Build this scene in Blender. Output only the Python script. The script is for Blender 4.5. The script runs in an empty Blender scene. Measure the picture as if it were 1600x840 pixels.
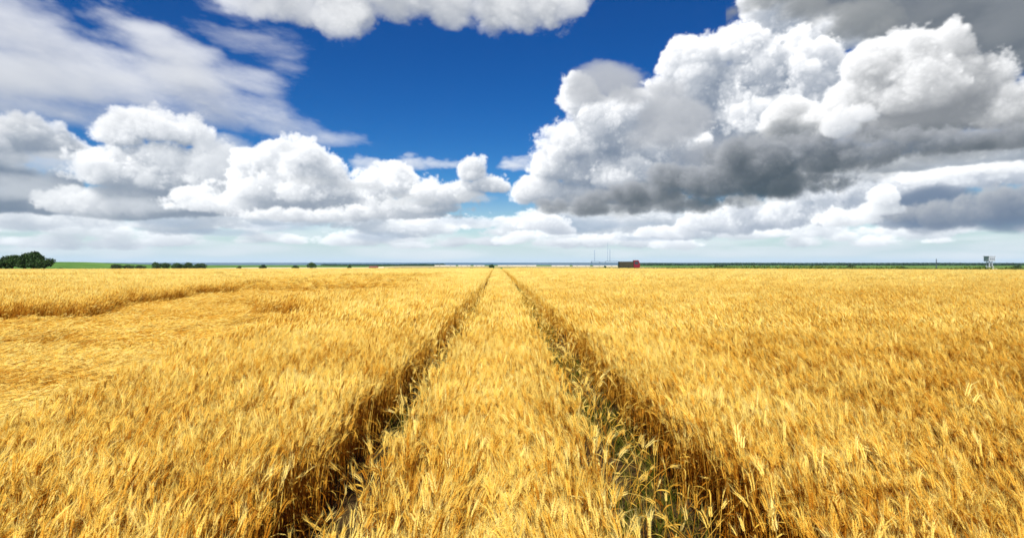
import bpy, math, random
import numpy as np

C = bpy.context.scene
COL = C.collection
R = math.radians
FPX, HZ = 889.0, 409.0                  # focal length and horizon row, in pixels of a 1600 px wide view

# ---------------------------------------------------------------- camera
EYE = 1.9
cam_d = bpy.data.cameras.new('camera'); cam = bpy.data.objects.new('camera', cam_d); COL.objects.link(cam)
cam.location = (0, 0, EYE)
cam.rotation_euler = (R(90 - 0.71), 0, -math.atan(15 / FPX))
cam_d.lens = 20.0; cam_d.sensor_width = 36.0
cam_d.clip_start = 0.05; cam_d.clip_end = 120000
C.camera = cam

# ---------------------------------------------------------------- light and exposure
HAZE = 2.6e-5
SUN_EL, SUN_AZ = 43, -174               # azimuth clockwise from +Y: the sun stands behind the viewer
SUN_W, SKY_W, CLOUD_W = 5.0, 0.052, 0.66
C.view_settings.view_transform = 'Standard'; C.view_settings.look = 'None'
C.view_settings.gamma = 1; C.view_settings.use_curve_mapping = False
C.view_settings.exposure = 0.56
sd = bpy.data.lights.new('sun', 'SUN'); so = bpy.data.objects.new('sun', sd); COL.objects.link(so)
sd.energy = SUN_W; sd.angle = R(0.5); sd.color = (1.0, 0.95, 0.86)
so.rotation_euler = (R(90 - SUN_EL), 0, R(180 - SUN_AZ)); so.location = (-30, -12, 40)
C.cycles.max_bounces = 6; C.cycles.diffuse_bounces = 4; C.cycles.transmission_bounces = 4
C.cycles.transparent_max_bounces = 8; C.cycles.volume_bounces = 1
C.cycles.use_denoising = True
C.cycles.filter_width = 1.6

# ---------------------------------------------------------------- clouds: a small volumetric cloud simulation
GP = math.radians(0.085)                # angular size of one texel of the sky map
AZ0 = math.radians(60)
SKW, SKH = int(2 * AZ0 / GP), int(0.62 / GP)

def s2g(px, py):                        # a direction seen at (px, py) in the view -> texel of the (azimuth, slope) map
    az = math.atan((px - 800) / FPX) + math.atan(15 / FPX); ax = (px - 800) / FPX
    return (az + AZ0) / GP, (HZ - py) / FPX / math.sqrt(1 + ax * ax) / GP

def band(n, c, dz, stretch, shear, rnd):    # band-limited noise of feature size c texels, unit variance, no grid to be seen
    fx = np.fft.fftfreq(n[0])[:, None, None]; fy = np.fft.fftfreq(n[1])[None, :, None]; fz = np.fft.rfftfreq(n[2])[None, None, :] / dz
    fy = (fy - 0 * fx) if not shear else fy + shear * fx
    f = np.sqrt((fx * stretch[0]) ** 2 + (fy * stretch[1]) ** 2 + fz ** 2) * c * 1.6
    g = np.exp(-(np.log(np.maximum(f, 1e-6)) / 0.42) ** 2).astype(np.float32)
    w = np.fft.rfftn(rnd.standard_normal(n, dtype=np.float32)); w *= g
    v = np.fft.irfftn(w, s=n).astype(np.float32)
    return v / v.std()

def cloud_layer(puffs, cell=34, amp=0.9, sharp=3.0, dens=0.16, K=22, dz=5.0, seed=1, octs=5, billow=0.75,
                stretch=(1, 1), shear=0.0, lit=1.0, dark=1.0, kabs=1.0, haze=0.0, soft=1.0, alpha=1.0, flat=0.5, rough=0.55, bias=0.0,
                amb_t=(0.62, 0.68, 0.80), amb_b=(0.17, 0.21, 0.27)):
    rnd = np.random.default_rng(seed)
    P = []
    for p in puffs:
        x, y = s2g(p[0], p[1]); ca = math.cos(math.atan((p[0] - 800) / FPX))
        P.append((x, y, p[2] * 0.758 * ca * ca, p[3] * 0.758 * ca, p[4] if len(p) > 4 else 1.0, p[5] if len(p) > 5 else None))
    m = 24
    x0 = int(max(0, min(q[0] - q[2] for q in P) - m)); x1 = int(min(SKW, max(q[0] + q[2] for q in P) + m))
    y0 = int(max(0, min(q[1] - q[3] for q in P) - m)); y1 = int(min(SKH, max(q[1] + q[3] for q in P) + m))
    n = (x1 - x0, y1 - y0, K)
    X = (np.arange(x0, x1, dtype=np.float32) + .5)[:, None, None]
    Y = (np.arange(y0, y1, dtype=np.float32) + .5)[None, :, None]
    Z = ((np.arange(K, dtype=np.float32) + .5) * dz)[None, None, :]
    env = np.full(n, -2.0, np.float32)
    for (cx, cy, rx, ry, w, zc) in P:
        rz = min(max(min(rx, ry) * 1.0, 10), K * dz * 0.5)
        cz = (K * dz * (0.5 if zc is None else zc)) + (rnd.random() - .5) * dz * 2
        i0, i1 = max(0, int(cx - rx * 1.5) - x0), min(n[0], int(cx + rx * 1.5) - x0 + 1)
        j0, j1 = max(0, int(cy - ry * 1.5) - y0), min(n[1], int(cy + ry * 1.5) - y0 + 1)
        if i1 <= i0 or j1 <= j0: continue
        dy = Y[:, j0:j1] - cy
        dyn = np.where(dy < 0, dy / (ry * flat), dy / ry)
        dxs = X[i0:i1] - cx
        d2 = ((dxs - shear * dy) / rx) ** 2 + dyn ** 2 + ((Z - cz) / rz) ** 2
        e = w * (1 - d2)
        env[i0:i1, j0:j1] = np.maximum(env[i0:i1, j0:j1], np.maximum(e, -2))
    nz = np.zeros(n, np.float32); a = 1.0; tot = 0; c = cell
    for o in range(octs):
        v = band(n, c, dz, stretch, shear, rnd)
        if billow: v = (1 - billow) * v * .5 + billow * (1.45 * np.abs(v) - 1.1) * .8     # round lobes with creases between
        else: v *= .5
        nz += a * v; tot += a; a *= rough; c *= 0.5
    nz /= tot
    rho = np.clip((env + bias + amp * nz) * sharp, 0, 1) * dens
    del nz
    # light: sweep down from the top, the sun high on the left and a little behind the viewer
    S = np.zeros_like(rho); cur = np.zeros((n[0], K), np.float32)
    for j in range(n[1] - 2, -1, -1):
        src = cur + rho[:, j + 1]
        sx = 0.65
        sh = np.empty_like(src); sh[1:] = src[:-1]; sh[0] = src[0]
        src = src * (1 - sx) + sh * sx
        zk = 0.35 / dz
        sh = np.empty_like(src); sh[:, :-1] = src[:, 1:]; sh[:, -1] = 0
        sh2 = np.empty_like(src); sh2[:, 1:] = src[:, :-1]; sh2[:, 0] = src[:, 0]*0
        src = src * (1 - zk) + sh2 * zk
        if j % 2 == 0:                                                             # scattering blurs the light on its way
            b = src.copy(); b[1:-1] = 0.25 * src[:-2] + 0.5 * src[1:-1] + 0.25 * src[2:]; src = b
            b = src.copy(); b[:, 1:-1] = 0.2 * src[:, :-2] + 0.6 * src[:, 1:-1] + 0.2 * src[:, 2:]; src = b
        cur = src; S[:, j] = cur
    S *= kabs
    sun = 0.55 * np.exp(-S * 1.0) + 0.45 * np.exp(-S * 0.22)
    del S
    yy = np.clip((Y[0, :, 0] - y0) / max(1, n[1]), 0, 1)
    T = np.ones(n[:2], np.float32); col = np.zeros(n[:2] + (3,), np.float32)
    sunc = np.array([1.0, 0.975, 0.93], np.float32) * 1.12 * lit
    at = np.array(amb_t, np.float32); ab = np.array(amb_b, np.float32)
    for k in range(K):
        r = rho[:, :, k]
        al = 1 - np.exp(-r * dz * soft)
        ex = sun[:, :, k]**1.35
        w = T * al
        amb = (ab + (at * 0.45 - ab) * ex[..., None]) * dark
        col += w[..., None] * (sunc * ex[..., None] * 0.85 + amb)
        T *= 1 - al
    return x0, y0, col * alpha, (1 - T) * alpha, haze

def sky_map():
    rgb = np.zeros((SKW, SKH, 3), np.float32); A = np.zeros((SKW, SKH), np.float32)
    hz = np.array([0.58, 0.70, 0.84], np.float32)
    for args in CLOUDS:
        if 'veil' in args:                                     # pale air low over the horizon
            k, h = args['veil']; t = (np.arange(SKH) + .5) * GP; a = (k*np.exp(-t/h)).astype(np.float32)[None, :]
            rgb[:] = a[..., None]*np.array([.66, .86, 1.08], np.float32); A[:] = a; continue
        args = dict(args); pf = args.pop('puffs')
        x0, y0, c, a, haze = cloud_layer(pf, **args)
        sl = (slice(x0, x0 + c.shape[0]), slice(y0, y0 + c.shape[1]))
        c = c * (1 - haze) + hz * a[..., None] * haze
        rgb[sl] = rgb[sl] * (1 - a[..., None]) + c
        A[sl] = A[sl] * (1 - a) + a
    return rgb, A
def blobs(s, w, h, n, seed, x0, x1, y0f, y1f, zc=None):          # a run of similar small puffs between two curves
    r = random.Random(seed); out = []
    for i in range(n):
        x = r.uniform(x0, x1); y = r.uniform(y0f(x), y1f(x)); k = r.uniform(.6, 1.3)
        out.append((x, y, w * k, h * k * r.uniform(.8, 1.2), s, zc))
    return out
def soft_dark(puffs, seed, lit=.25, amb=(.15, .19, .24), sharp=1.2, dens=.06, alpha=.95, cell=56, stretch=(1.5, .8), haze=0, kabs=.5):
    return dict(puffs=puffs, cell=cell, amp=1.35, sharp=sharp, dens=dens, K=12, dz=6, seed=seed, stretch=stretch, flat=1, billow=.45,
                lit=lit, amb_b=amb, amb_t=tuple(2.2 * c for c in amb), alpha=alpha, haze=haze, kabs=kabs, octs=7, rough=.62, bias=.12)
def cumulus(puffs, seed, cell=60, lit=1.25, kabs=.8, ksc=1.4, amb=(.14, .20, .30), haze=.05, K=24, sharp=1.9, amp=1.15, flat=.45, **k):
    return dict(puffs=puffs, cell=cell, amp=amp, sharp=sharp, dens=.2, K=K, dz=5, seed=seed, kabs=kabs*ksc, lit=lit*.96, flat=flat, haze=haze,
                octs=7, rough=.72, amb_b=amb, **k)
CLOUDS = [
 dict(veil=(.97, .055)),
 # thin pale banks low over the horizon
 dict(puffs=blobs(.9, 90, 8, 90, 3, -150, 1750, lambda x: 350, lambda x: 400), cell=24, amp=1.1, sharp=1.2, dens=.05, K=8, seed=11,
      stretch=(3.2, .7), flat=1, billow=.3, haze=.4, alpha=.9, kabs=.4, lit=1.15),
 cumulus(blobs(.9, 50, 13, 40, 5, -150, 1000, lambda x: 345, lambda x: 384), 12, cell=22, K=10, stretch=(1.8, .8), haze=.25, kabs=.4, flat=.6, lit=1.4),
 cumulus(blobs(.9, 34, 11, 16, 6, 800, 1500, lambda x: 362, lambda x: 384), 22, cell=20, K=10, stretch=(1.6, .8), haze=.2, kabs=.4, flat=.6, lit=1.4),
 cumulus([p for p in blobs(.9, 70, 20, 50, 7, -150, 1050, lambda x: 322, lambda x: 356) if not 660 < p[0] < 880] + blobs(.9, 60, 16, 16, 8, 1000, 1750, lambda x: 345, lambda x: 368), 23, cell=36, K=12, stretch=(1.6, .9), haze=.14, kabs=.42, flat=.7, lit=1.35, amb=(.18,.26,.38)),
 # slate-blue shaded bases low over the horizon
 soft_dark([(440, 352, 80, 10), (590, 369, 60, 8), (260, 345, 80, 12), (330, 362, 70, 7), (900, 350, 90, 16), (1010, 372, 70, 5), (720, 345, 60, 8)], 33, amb=(.13, .25, .42), lit=.3, alpha=.85, cell=30, stretch=(3, .7)),
 # right: far cumulus under the big cloud
 cumulus([(1050,366,60,16),(1110,352,60,26),(1170,345,60,40),(1230,338,60,45),(1290,335,50,40),(1340,330,60,45),(1420,345,70,26),(840,352,44,18),(870,362,30,14),
          (1640,330,120,50),(1300,300,100,50),(1400,300,110,50),(1540,275,110,46),(1250,310,60,40)], 13, cell=40, K=16, haze=.15, kabs=.45, lit=1.35, amb=(.2, .26, .38)),
 soft_dark([(1480, 330, 110, 34), (1580, 325, 120, 36), (1400, 325, 60, 22), (1680, 320, 120, 40), (1440, 348, 70, 12)], 35, amb=(.06, .13, .26), lit=.12, dens=.12),
 cumulus([(1480, 332, 100, 26), (1580, 326, 110, 30), (1410, 335, 60, 16), (1680, 320, 110, 34)], 71, cell=40, K=12, sharp=.9, amp=1.5, kabs=1.0, lit=.32, amb=(.07, .13, .25), haze=.03, flat=.8, alpha=.97),
 cumulus([(1378,312,26,24),(1368,330,40,18),(1320,345,60,20),(1500,268,60,18),(1570,262,60,22),(1640,250,70,30),(1440,280,50,16)], 36, cell=26, K=12, haze=.1, kabs=.3, lit=1.35),
 # left cumulus bank, its grey wings first
 cumulus([(-150,240,140,60),(-60,235,120,60),(40,215,85,34),(90,235,60,34),(30,285,120,30),(60,320,140,34)], 51, cell=60, kabs=1.0, lit=1.1),
 cumulus([(190,215,50,42),(235,205,70,40),(300,215,40,40),(180,270,80,50),(250,275,110,60),(200,325,120,34),(330,320,120,36),(440,300,90,50),(330,280,90,60)], 14, cell=60, kabs=.5, lit=1.25),
 soft_dark([(350, 232, 50, 26), (330, 260, 60, 28), (260, 250, 40, 20), (90, 260, 110, 20), (40, 290, 120, 24), (330, 300, 60, 18), (230, 320, 80, 14)], 52, amb=(.32, .37, .45), lit=.5, sharp=1.0),
 cumulus([(400,255,40,30),(430,240,34,24),(470,246,50,36),(505,270,40,36),(440,300,90,50),(400,325,120,30),(540,300,60,30),(600,296,60,38),(640,300,50,30),(560,325,90,22)], 53, cell=48, kabs=.38, lit=1.35, K=22),
 cumulus([(690,310,55,28),(738,272,26,28),(765,292,32,22),(720,302,40,22),(655,325,80,20),(600,335,110,18),(480,340,120,16)], 54, cell=34, kabs=.6, lit=1.2, K=16),
 soft_dark([(480, 282, 60, 10), (560, 290, 40, 8), (640, 312, 60, 10), (740, 310, 40, 8), (450, 232, 20, 10)], 55, amb=(.32, .36, .42), lit=.4, cell=30),
 dict(puffs=[(655,256,60,13),(805,258,28,15),(570,255,30,14)], cell=20, amp=1.0, sharp=1.4, dens=.06, K=8, seed=15, stretch=(1.6,.8), flat=.8, kabs=.6, lit=.9),
 # high streaks, upper left
 dict(puffs=[(-150,60,260,110),(20,40,130,70),(60,110,180,80),(180,120,150,60),(280,130,120,46),(350,160,110,34),(430,196,90,24),(500,216,80,16),(90,170,190,30),(340,185,100,24),(390,130,60,26),(250,70,90,40),(-20,160,160,40)],
      cell=60, amp=2.0, sharp=.55, dens=.05, K=10, dz=6, seed=16, stretch=(1.8,.8), shear=-.8, billow=.4, flat=.9, kabs=.5, rough=.66, lit=.85, alpha=.93, bias=.32, octs=7),
 dict(puffs=[(420,70,70,30,.7),(440,105,40,22,.6),(370,20,60,24,.7),(350,50,50,10,.4)],
      cell=40, amp=1.5, sharp=.8, dens=.03, K=8, dz=6, seed=26, stretch=(2.2,.7), shear=-.7, billow=.4, flat=.9, kabs=.3, rough=.66, lit=.8, alpha=.8, octs=6),
 # top cloud
 dict(puffs=[(400,6,60,20,.7),(450,6,70,34),(540,6,60,56),(620,0,80,40),(700,2,80,38),(780,10,60,46),(850,6,56,50),(560,-50,260,60),(760,-50,200,60),(880,0,40,30)],
      cell=50, amp=1.3, sharp=1.3, dens=.08, K=14, dz=6, seed=17, billow=.5, flat=1, kabs=.45, lit=1.0, octs=7, rough=.66, stretch=(1.2, 1)),
 # upper right: white head and grey sheet
 cumulus([(1190,10,40,36),(1230,30,70,40),(1290,50,90,44),(1350,40,60,40),(1230,60,60,30)], 18, cell=50, kabs=.35, lit=1.2, K=16, flat=.9, sharp=1.8),
 soft_dark([(1300,0,110,34),(1400,20,120,50),(1500,30,120,70),(1600,50,120,80),(1400,-50,260,70),(1600,-40,260,90),(1760,60,150,120)], 56, amb=(.12,.145,.17), lit=.24, dens=.09),
 cumulus([(1480,250,100,26),(1580,240,100,30),(1400,262,80,20),(1700,240,100,40)], 61, cell=50, K=14, lit=.9, haze=.1, amb=(.2,.25,.33)),
 # the big cloud: lit towers, dark belly, lit front shoulders
 cumulus([(900,230,60,50),(870,265,50,40),(840,300,44,30),(940,200,60,50),(905,165,34,50),(985,230,70,60),(960,270,90,60),(930,310,120,28),(1000,180,50,50),
          (1060,220,90,80),(1110,160,70,70),(1100,90,50,40),(1150,80,60,46),(1200,120,90,66),(1260,130,70,56),(1180,190,110,90),(1300,180,100,60),(1100,270,120,50)], 19,
         cell=80, kabs=.5, lit=1.3, K=28, amp=1.25, sharp=2.0, haze=0),
 soft_dark([(945, 132, 62, 34), (985, 150, 40, 20), (1040, 150, 44, 30), (1050, 190, 60, 44), (1130, 240, 80, 30), (1010, 215, 40, 20)], 57, amb=(.27, .30, .36), lit=.35, dens=.07),
 cumulus([(1370,110,60,50),(1420,90,60,50),(1480,80,40,46),(1420,150,110,70),(1500,140,90,60),(1560,180,90,60),(1640,180,120,60),(1320,190,60,60),(1270,205,70,50),(1440,200,130,40),(1600,220,120,30),(1740,220,120,60)], 58,
         cell=80, kabs=.5, lit=1.2, K=24, sharp=1.9, amp=1.1, haze=0, amb=(.2, .22, .25)),
 soft_dark([(1200, 255, 130, 40), (1290, 250, 130, 34), (1120, 285, 120, 34), (1500,232,140,20), (1010, 310, 120, 20), (930, 326, 110, 14), (1400, 225, 120, 24), (1220, 220, 60, 30), (1640,220,120,20), (1180, 300, 90, 20)], 59,
           amb=(.05, .08, .115), lit=.14, dens=.07, sharp=.8),
 cumulus([(1190, 250, 110, 40), (1290, 245, 120, 36), (1110, 282, 110, 34), (1010, 306, 100, 22), (920, 324, 90, 16), (1400, 228, 110, 26), (1510, 222, 110, 22), (1620,216,110,22), (1210, 290, 120, 24), (1060, 322, 110, 16)], 70,
         cell=56, K=16, sharp=.9, amp=1.5, kabs=1.0, lit=.27, amb=(.035, .06, .09), haze=0, flat=.8, alpha=.96),
 cumulus([(1310,200,40,34),(1340,185,34,24)], 60, cell=50, kabs=.4, lit=1.1, K=10, sharp=1.2, amp=1, haze=0, alpha=.8),
]

# ---------------------------------------------------------------- world: Nishita sky with the clouds drifting over it
def build_world():
    rgb, A = sky_map()
    img = bpy.data.images.new('cloud_field', SKW, SKH, alpha=True, float_buffer=True)
    img.colorspace_settings.name = 'Linear Rec.709'
    img.alpha_mode = 'CHANNEL_PACKED'
    buf = np.empty((SKH, SKW, 4), np.float32)
    buf[..., :3] = rgb.transpose(1, 0, 2); buf[..., 3] = A.T
    img.pixels.foreach_set(buf.ravel()); img.update(); img.pack()
    w = bpy.data.worlds.new('World'); C.world = w; w.use_nodes = True
    nt = w.node_tree; N = nt.nodes; L = nt.links; N.clear()
    def M(op, a, b=None, c=None, clamp=False):
        n = N.new('ShaderNodeMath'); n.operation = op; n.use_clamp = clamp
        for i, v in enumerate((a, b, c)):
            if v is None: continue
            if isinstance(v, (int, float)): n.inputs[i].default_value = v
            else: L.new(v, n.inputs[i])
        return n.outputs[0]
    tc = N.new('ShaderNodeTexCoord'); sx = N.new('ShaderNodeSeparateXYZ'); L.new(tc.outputs['Generated'], sx.inputs[0])
    x, y, z = sx.outputs
    az = M('ARCTAN2', x, y)
    u = M('MULTIPLY_ADD', az, 1 / (2 * AZ0), 0.5)
    h = M('SQRT', M('ADD', M('MULTIPLY', x, x), M('MULTIPLY', y, y)))
    t = M('DIVIDE', z, M('MAXIMUM', h, 0.001))
    v = M('MINIMUM', M('MAXIMUM', M('DIVIDE', t, SKH * GP), 0.001), 0.998)
    cb = N.new('ShaderNodeCombineXYZ'); L.new(u, cb.inputs[0]); L.new(v, cb.inputs[1])
    it = N.new('ShaderNodeTexImage'); it.image = img; it.extension = 'MIRROR'; it.interpolation = 'Cubic'
    L.new(cb.outputs[0], it.inputs[0])
    fade = M('SUBTRACT', 1.0, M('DIVIDE', M('SUBTRACT', t, 0.52), 0.10), clamp=True)
    a = M('MULTIPLY', it.outputs['Alpha'], fade)
    sky = N.new('ShaderNodeTexSky'); sky.sky_type = 'NISHITA'; sky.sun_disc = False
    sky.sun_elevation = R(SUN_EL); sky.sun_rotation = R(SUN_AZ)
    sky.altitude = 0; sky.air_density = 1.0; sky.dust_density = 0.0; sky.ozone_density = 2.5
    hs = N.new('ShaderNodeHueSaturation'); hs.inputs['Saturation'].default_value = 2.0; hs.inputs['Hue'].default_value = .521
    L.new(sky.outputs[0], hs.inputs['Color'])
    one = M('SUBTRACT', 1.0, a)
    vm = N.new('ShaderNodeVectorMath'); vm.operation = 'SCALE'; L.new(hs.outputs[0], vm.inputs[0]); L.new(one, vm.inputs['Scale'])
    b1 = N.new('ShaderNodeBackground'); b1.inputs[1].default_value = SKY_W; L.new(vm.outputs[0], b1.inputs[0])
    vc = N.new('ShaderNodeVectorMath'); vc.operation = 'SCALE'; L.new(it.outputs['Color'], vc.inputs[0]); L.new(fade, vc.inputs['Scale'])
    b2 = N.new('ShaderNodeBackground'); b2.inputs[1].default_value = CLOUD_W; L.new(vc.outputs[0], b2.inputs[0])
    ad = N.new('ShaderNodeAddShader'); L.new(b1.outputs[0], ad.inputs[0]); L.new(b2.outputs[0], ad.inputs[1])
    o = N.new('ShaderNodeOutputWorld'); L.new(ad.outputs[0], o.inputs[0])
build_world()

# ---------------------------------------------------------------- helpers
def tag(o, label=None, cat=None, group=None, kind=None):
    if label: o['label'] = label
    if cat: o['category'] = cat
    if group: o['group'] = group
    if kind: o['kind'] = kind
    return o

def empty(name, loc, rz=0):
    o = bpy.data.objects.new(name, None); COL.objects.link(o); o.location = loc; o.rotation_euler = (0, 0, rz); o.empty_display_size = .2
    return o

def mesh_np(name, V, F, mat, parent=None, attrs=None, smooth=False, link=True):
    """V (n,3) array, F list of index tuples or an (m,k) array"""
    me = bpy.data.meshes.new(name)
    me.from_pydata([tuple(v) for v in V] if not isinstance(V, np.ndarray) else V.tolist(), [], F.tolist() if isinstance(F, np.ndarray) else F)
    if mat: me.materials.append(mat)
    if attrs:
        for k, a in attrs.items():
            at = me.attributes.new(k, 'FLOAT', 'POINT'); at.data.foreach_set('value', np.asarray(a, np.float32))
    if smooth: me.shade_smooth()
    me.update()
    o = bpy.data.objects.new(name, me)
    if link: COL.objects.link(o)
    if parent: o.parent = parent
    return o

class MB:
    """collects solids, builds ONE mesh object"""
    def __init__(s): s.V = []; s.F = []
    def add(s, vs, fs):
        n = len(s.V); s.V += vs; s.F += [tuple(i + n for i in f) for f in fs]
    def box(s, x0, x1, y0, y1, z0, z1, bev=0.0):
        if not bev:
            s.add([(x0,y0,z0),(x1,y0,z0),(x1,y1,z0),(x0,y1,z0),(x0,y0,z1),(x1,y0,z1),(x1,y1,z1),(x0,y1,z1)],
                  [(0,3,2,1),(4,5,6,7),(0,1,5,4),(1,2,6,5),(2,3,7,6),(3,0,4,7)]); return
        b = bev; ring = []
        for z, k in ((z0, b), (z0 + b, 0), (z1 - b, 0), (z1, b)):
            ring.append([(x0+b+k*.0,y0+k,z),(x1-b,y0+k,z),(x1-k,y0+b,z),(x1-k,y1-b,z),(x1-b,y1-k,z),(x0+b,y1-k,z),(x0+k,y1-b,z),(x0+k,y0+b,z)])
        vs = sum(ring, []); fs = [tuple(range(7, -1, -1)), tuple(range(24, 32))]
        for r in range(3):
            for i in range(8): j = (i + 1) % 8; fs.append((r*8+i, r*8+j, r*8+8+j, r*8+8+i))
        s.add(vs, fs)
    def tube(s, p0, p1, r0, r1=None, n=10, caps=True):
        r1 = r0 if r1 is None else r1
        a = np.array(p0, float); b = np.array(p1, float); d = b - a; d /= max(np.linalg.norm(d), 1e-9)
        u = np.cross(d, (0, 0, 1) if abs(d[2]) < .9 else (1, 0, 0)); u /= np.linalg.norm(u); w = np.cross(d, u)
        vs = []
        for c, r in ((a, r0), (b, r1)):
            for i in range(n):
                t = 2 * math.pi * i / n; vs.append(tuple(c + r * (math.cos(t) * u + math.sin(t) * w)))
        fs = [(i, (i+1) % n, n + (i+1) % n, n + i) for i in range(n)]
        if caps: fs += [tuple(range(n-1, -1, -1)), tuple(range(n, 2*n))]
        s.add(vs, fs)
    def prism(s, prof, axis, a, b):
        """profile of 2-D points in the plane across the axis (0 x, 1 y), from a to b"""
        n = len(prof); vs = []
        for c in (a, b):
            for p, q in prof: vs.append((c, p, q) if axis == 0 else (p, c, q))
        s.add(vs, [tuple(range(n)), tuple(range(2*n-1, n-1, -1))] + [(i, n+i, n+(i+1) % n, (i+1) % n) for i in range(n)])
    def build(s, name, mat, parent=None): return mesh_np(name, s.V, s.F, mat, parent)

def mat_simple(name, col, rough=.7, var=.12, scale=3.0, metallic=0, bump=0):
    m = bpy.data.materials.new(name); m.use_nodes = True; nt = m.node_tree; N = nt.nodes; L = nt.links
    b = N['Principled BSDF']; b.inputs['Roughness'].default_value = rough; b.inputs['Metallic'].default_value = metallic
    b.inputs['Specular IOR Level'].default_value = .3
    tc = N.new('ShaderNodeTexCoord'); nz = N.new('ShaderNodeTexNoise'); nz.inputs['Scale'].default_value = scale; nz.inputs['Detail'].default_value = 6
    L.new(tc.outputs['Object'], nz.inputs['Vector'])
    cr = N.new('ShaderNodeValToRGB'); L.new(nz.outputs[0], cr.inputs[0])
    cr.color_ramp.elements[0].position = .3; cr.color_ramp.elements[1].position = .7
    cr.color_ramp.elements[0].color = tuple(c * (1 - var) for c in col) + (1,)
    cr.color_ramp.elements[1].color = tuple(min(1, c * (1 + var)) for c in col) + (1,)
    L.new(cr.outputs[0], b.inputs['Base Color'])
    if bump:
        bp = N.new('ShaderNodeBump'); bp.inputs['Strength'].default_value = bump; L.new(nz.outputs[0], bp.inputs['Height']); L.new(bp.outputs[0], b.inputs['Normal'])
    return m

def mat_leaf(name, stops, attr='tone', trans=.35, rough=.6, use_inst=True, spec=.25):
    """plant tissue: colour runs over the stops by a per-stalk tone plus the tone of the whole tuft; light passes through"""
    m = bpy.data.materials.new(name); m.use_nodes = True; nt = m.node_tree; N = nt.nodes; L = nt.links
    N.clear(); out = N.new('ShaderNodeOutputMaterial')
    a = N.new('ShaderNodeAttribute'); a.attribute_name = attr
    src = a.outputs['Fac']
    if use_inst:
        i = N.new('ShaderNodeAttribute'); i.attribute_type = 'INSTANCER'; i.attribute_name = 'tint'
        ad = N.new('ShaderNodeMath'); ad.operation = 'ADD'; L.new(src, ad.inputs[0]); L.new(i.outputs['Fac'], ad.inputs[1]); src = ad.outputs[0]
    cr = N.new('ShaderNodeValToRGB'); L.new(src, cr.inputs[0])
    el = cr.color_ramp.elements
    while len(el) > 1: el.remove(el[0])
    for k, (p, c) in enumerate(stops):
        e = el[0] if k == 0 else el.new(p)
        e.position = p; e.color = tuple(c) + (1,)
    b = N.new('ShaderNodeBsdfPrincipled'); b.inputs['Roughness'].default_value = rough; b.inputs['Specular IOR Level'].default_value = spec
    L.new(cr.outputs[0], b.inputs['Base Color'])
    t = N.new('ShaderNodeBsdfTranslucent'); L.new(cr.outputs[0], t.inputs[0])
    mx = N.new('ShaderNodeMixShader'); mx.inputs[0].default_value = trans
    L.new(b.outputs[0], mx.inputs[1]); L.new(t.outputs[0], mx.inputs[2]); L.new(mx.outputs[0], out.inputs[0])
    return m

# smooth 2-D noise for laying things out
class Noise2:
    def __init__(s, seed): s.g = np.random.default_rng(seed).random((256, 256))
    def __call__(s, x, y, sc):
        x = np.asarray(x, float) / sc + 1000; y = np.asarray(y, float) / sc + 1000
        i = np.floor(x).astype(int); j = np.floor(y).astype(int); fx = x - i; fy = y - j
        fx = fx*fx*(3-2*fx); fy = fy*fy*(3-2*fy); g = s.g
        a = g[i & 255, j & 255]; b = g[(i+1) & 255, j & 255]; c = g[i & 255, (j+1) & 255]; d = g[(i+1) & 255, (j+1) & 255]
        return (a*(1-fx)+b*fx)*(1-fy) + (c*(1-fx)+d*fx)*fy
    def fbm(s, x, y, sc, o=4):
        v = 0; a = 1; t = 0
        for k in range(o): v = v + a * s(x + 17*k, y - 31*k, sc); t += a; a *= .5; sc *= .5
        return v / t
NZ = Noise2(4); NZ2 = Noise2(9); NZ3 = Noise2(21)
def sstep(a, b, x): t = np.clip((np.asarray(x, float) - a) / (b - a), 0, 1); return t*t*(3-2*t)

# ---------------------------------------------------------------- the lie of the land
EDGE = 152.0                            # far edge of the wheat
def gz(x, y):
    x = np.asarray(x, float); y = np.asarray(y, float)
    q = np.clip(y, 0, EDGE) / 150
    z = -q**2 * (.47 + .0024 * np.clip(-x, 0, 220) + .0046 * np.clip(x, 0, 220))
    z = z - 9.2 * sstep(EDGE + 8, 850, y) - 2.5 * sstep(850, 2600, y) - 3.5 * sstep(2500, 3100, y)
    z = z + 13.0 * np.exp(-((x + 1040) / 190)**2 - ((y - 1330) / 260)**2)       # green rise on the left
    return z
def tshift(y): return -.75 * np.clip((np.asarray(y, float) - 28) / 70, 0, 2)     # the wheel tracks bend a little

def grid_mesh(name, xs, ys, zf, mat, dz=0.0):
    X, Y = np.meshgrid(xs, ys); Z = zf(X, Y) + dz
    V = np.stack([X.ravel(), Y.ravel(), Z.ravel()], 1); nx = len(xs); ny = len(ys)
    i = np.arange((ny-1)*(nx-1)); r = i // (nx-1); c = i % (nx-1); a = r*nx + c
    F = np.stack([a, a+1, a+nx+1, a+nx], 1)
    return mesh_np(name, V, F, mat, smooth=True)

m_soil = mat_simple('soil', (.10, .062, .028), .95, .45, 9.0, bump=.6)
m_meadow = mat_simple('meadow', (.075, .15, .032), .9, .35, .02)
m_stub = mat_simple('stubble', (.42, .36, .17), .9, .25, .03)
def far_axis(a, b, n, p): t = np.linspace(0, 1, n); return a + (b - a) * t**p
ys = np.concatenate([np.linspace(-25, 160, 150), 160 + far_axis(0, 3000, 90, 1.8)[1:]])
xs = np.concatenate([-far_axis(30, 4200, 60, 1.7)[::-1], np.linspace(-29, 29, 110), far_axis(30, 4200, 60, 1.7)])
def ground_z(X, Y):
    near = np.clip(1 - np.abs(Y) / 90, 0, 1)
    return gz(X, Y) + near * (.05 * NZ.fbm(X, Y, .8, 3) - .03)
ground = grid_mesh('ground', xs, ys, ground_z, m_meadow)
ground.data.materials.clear()
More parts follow.
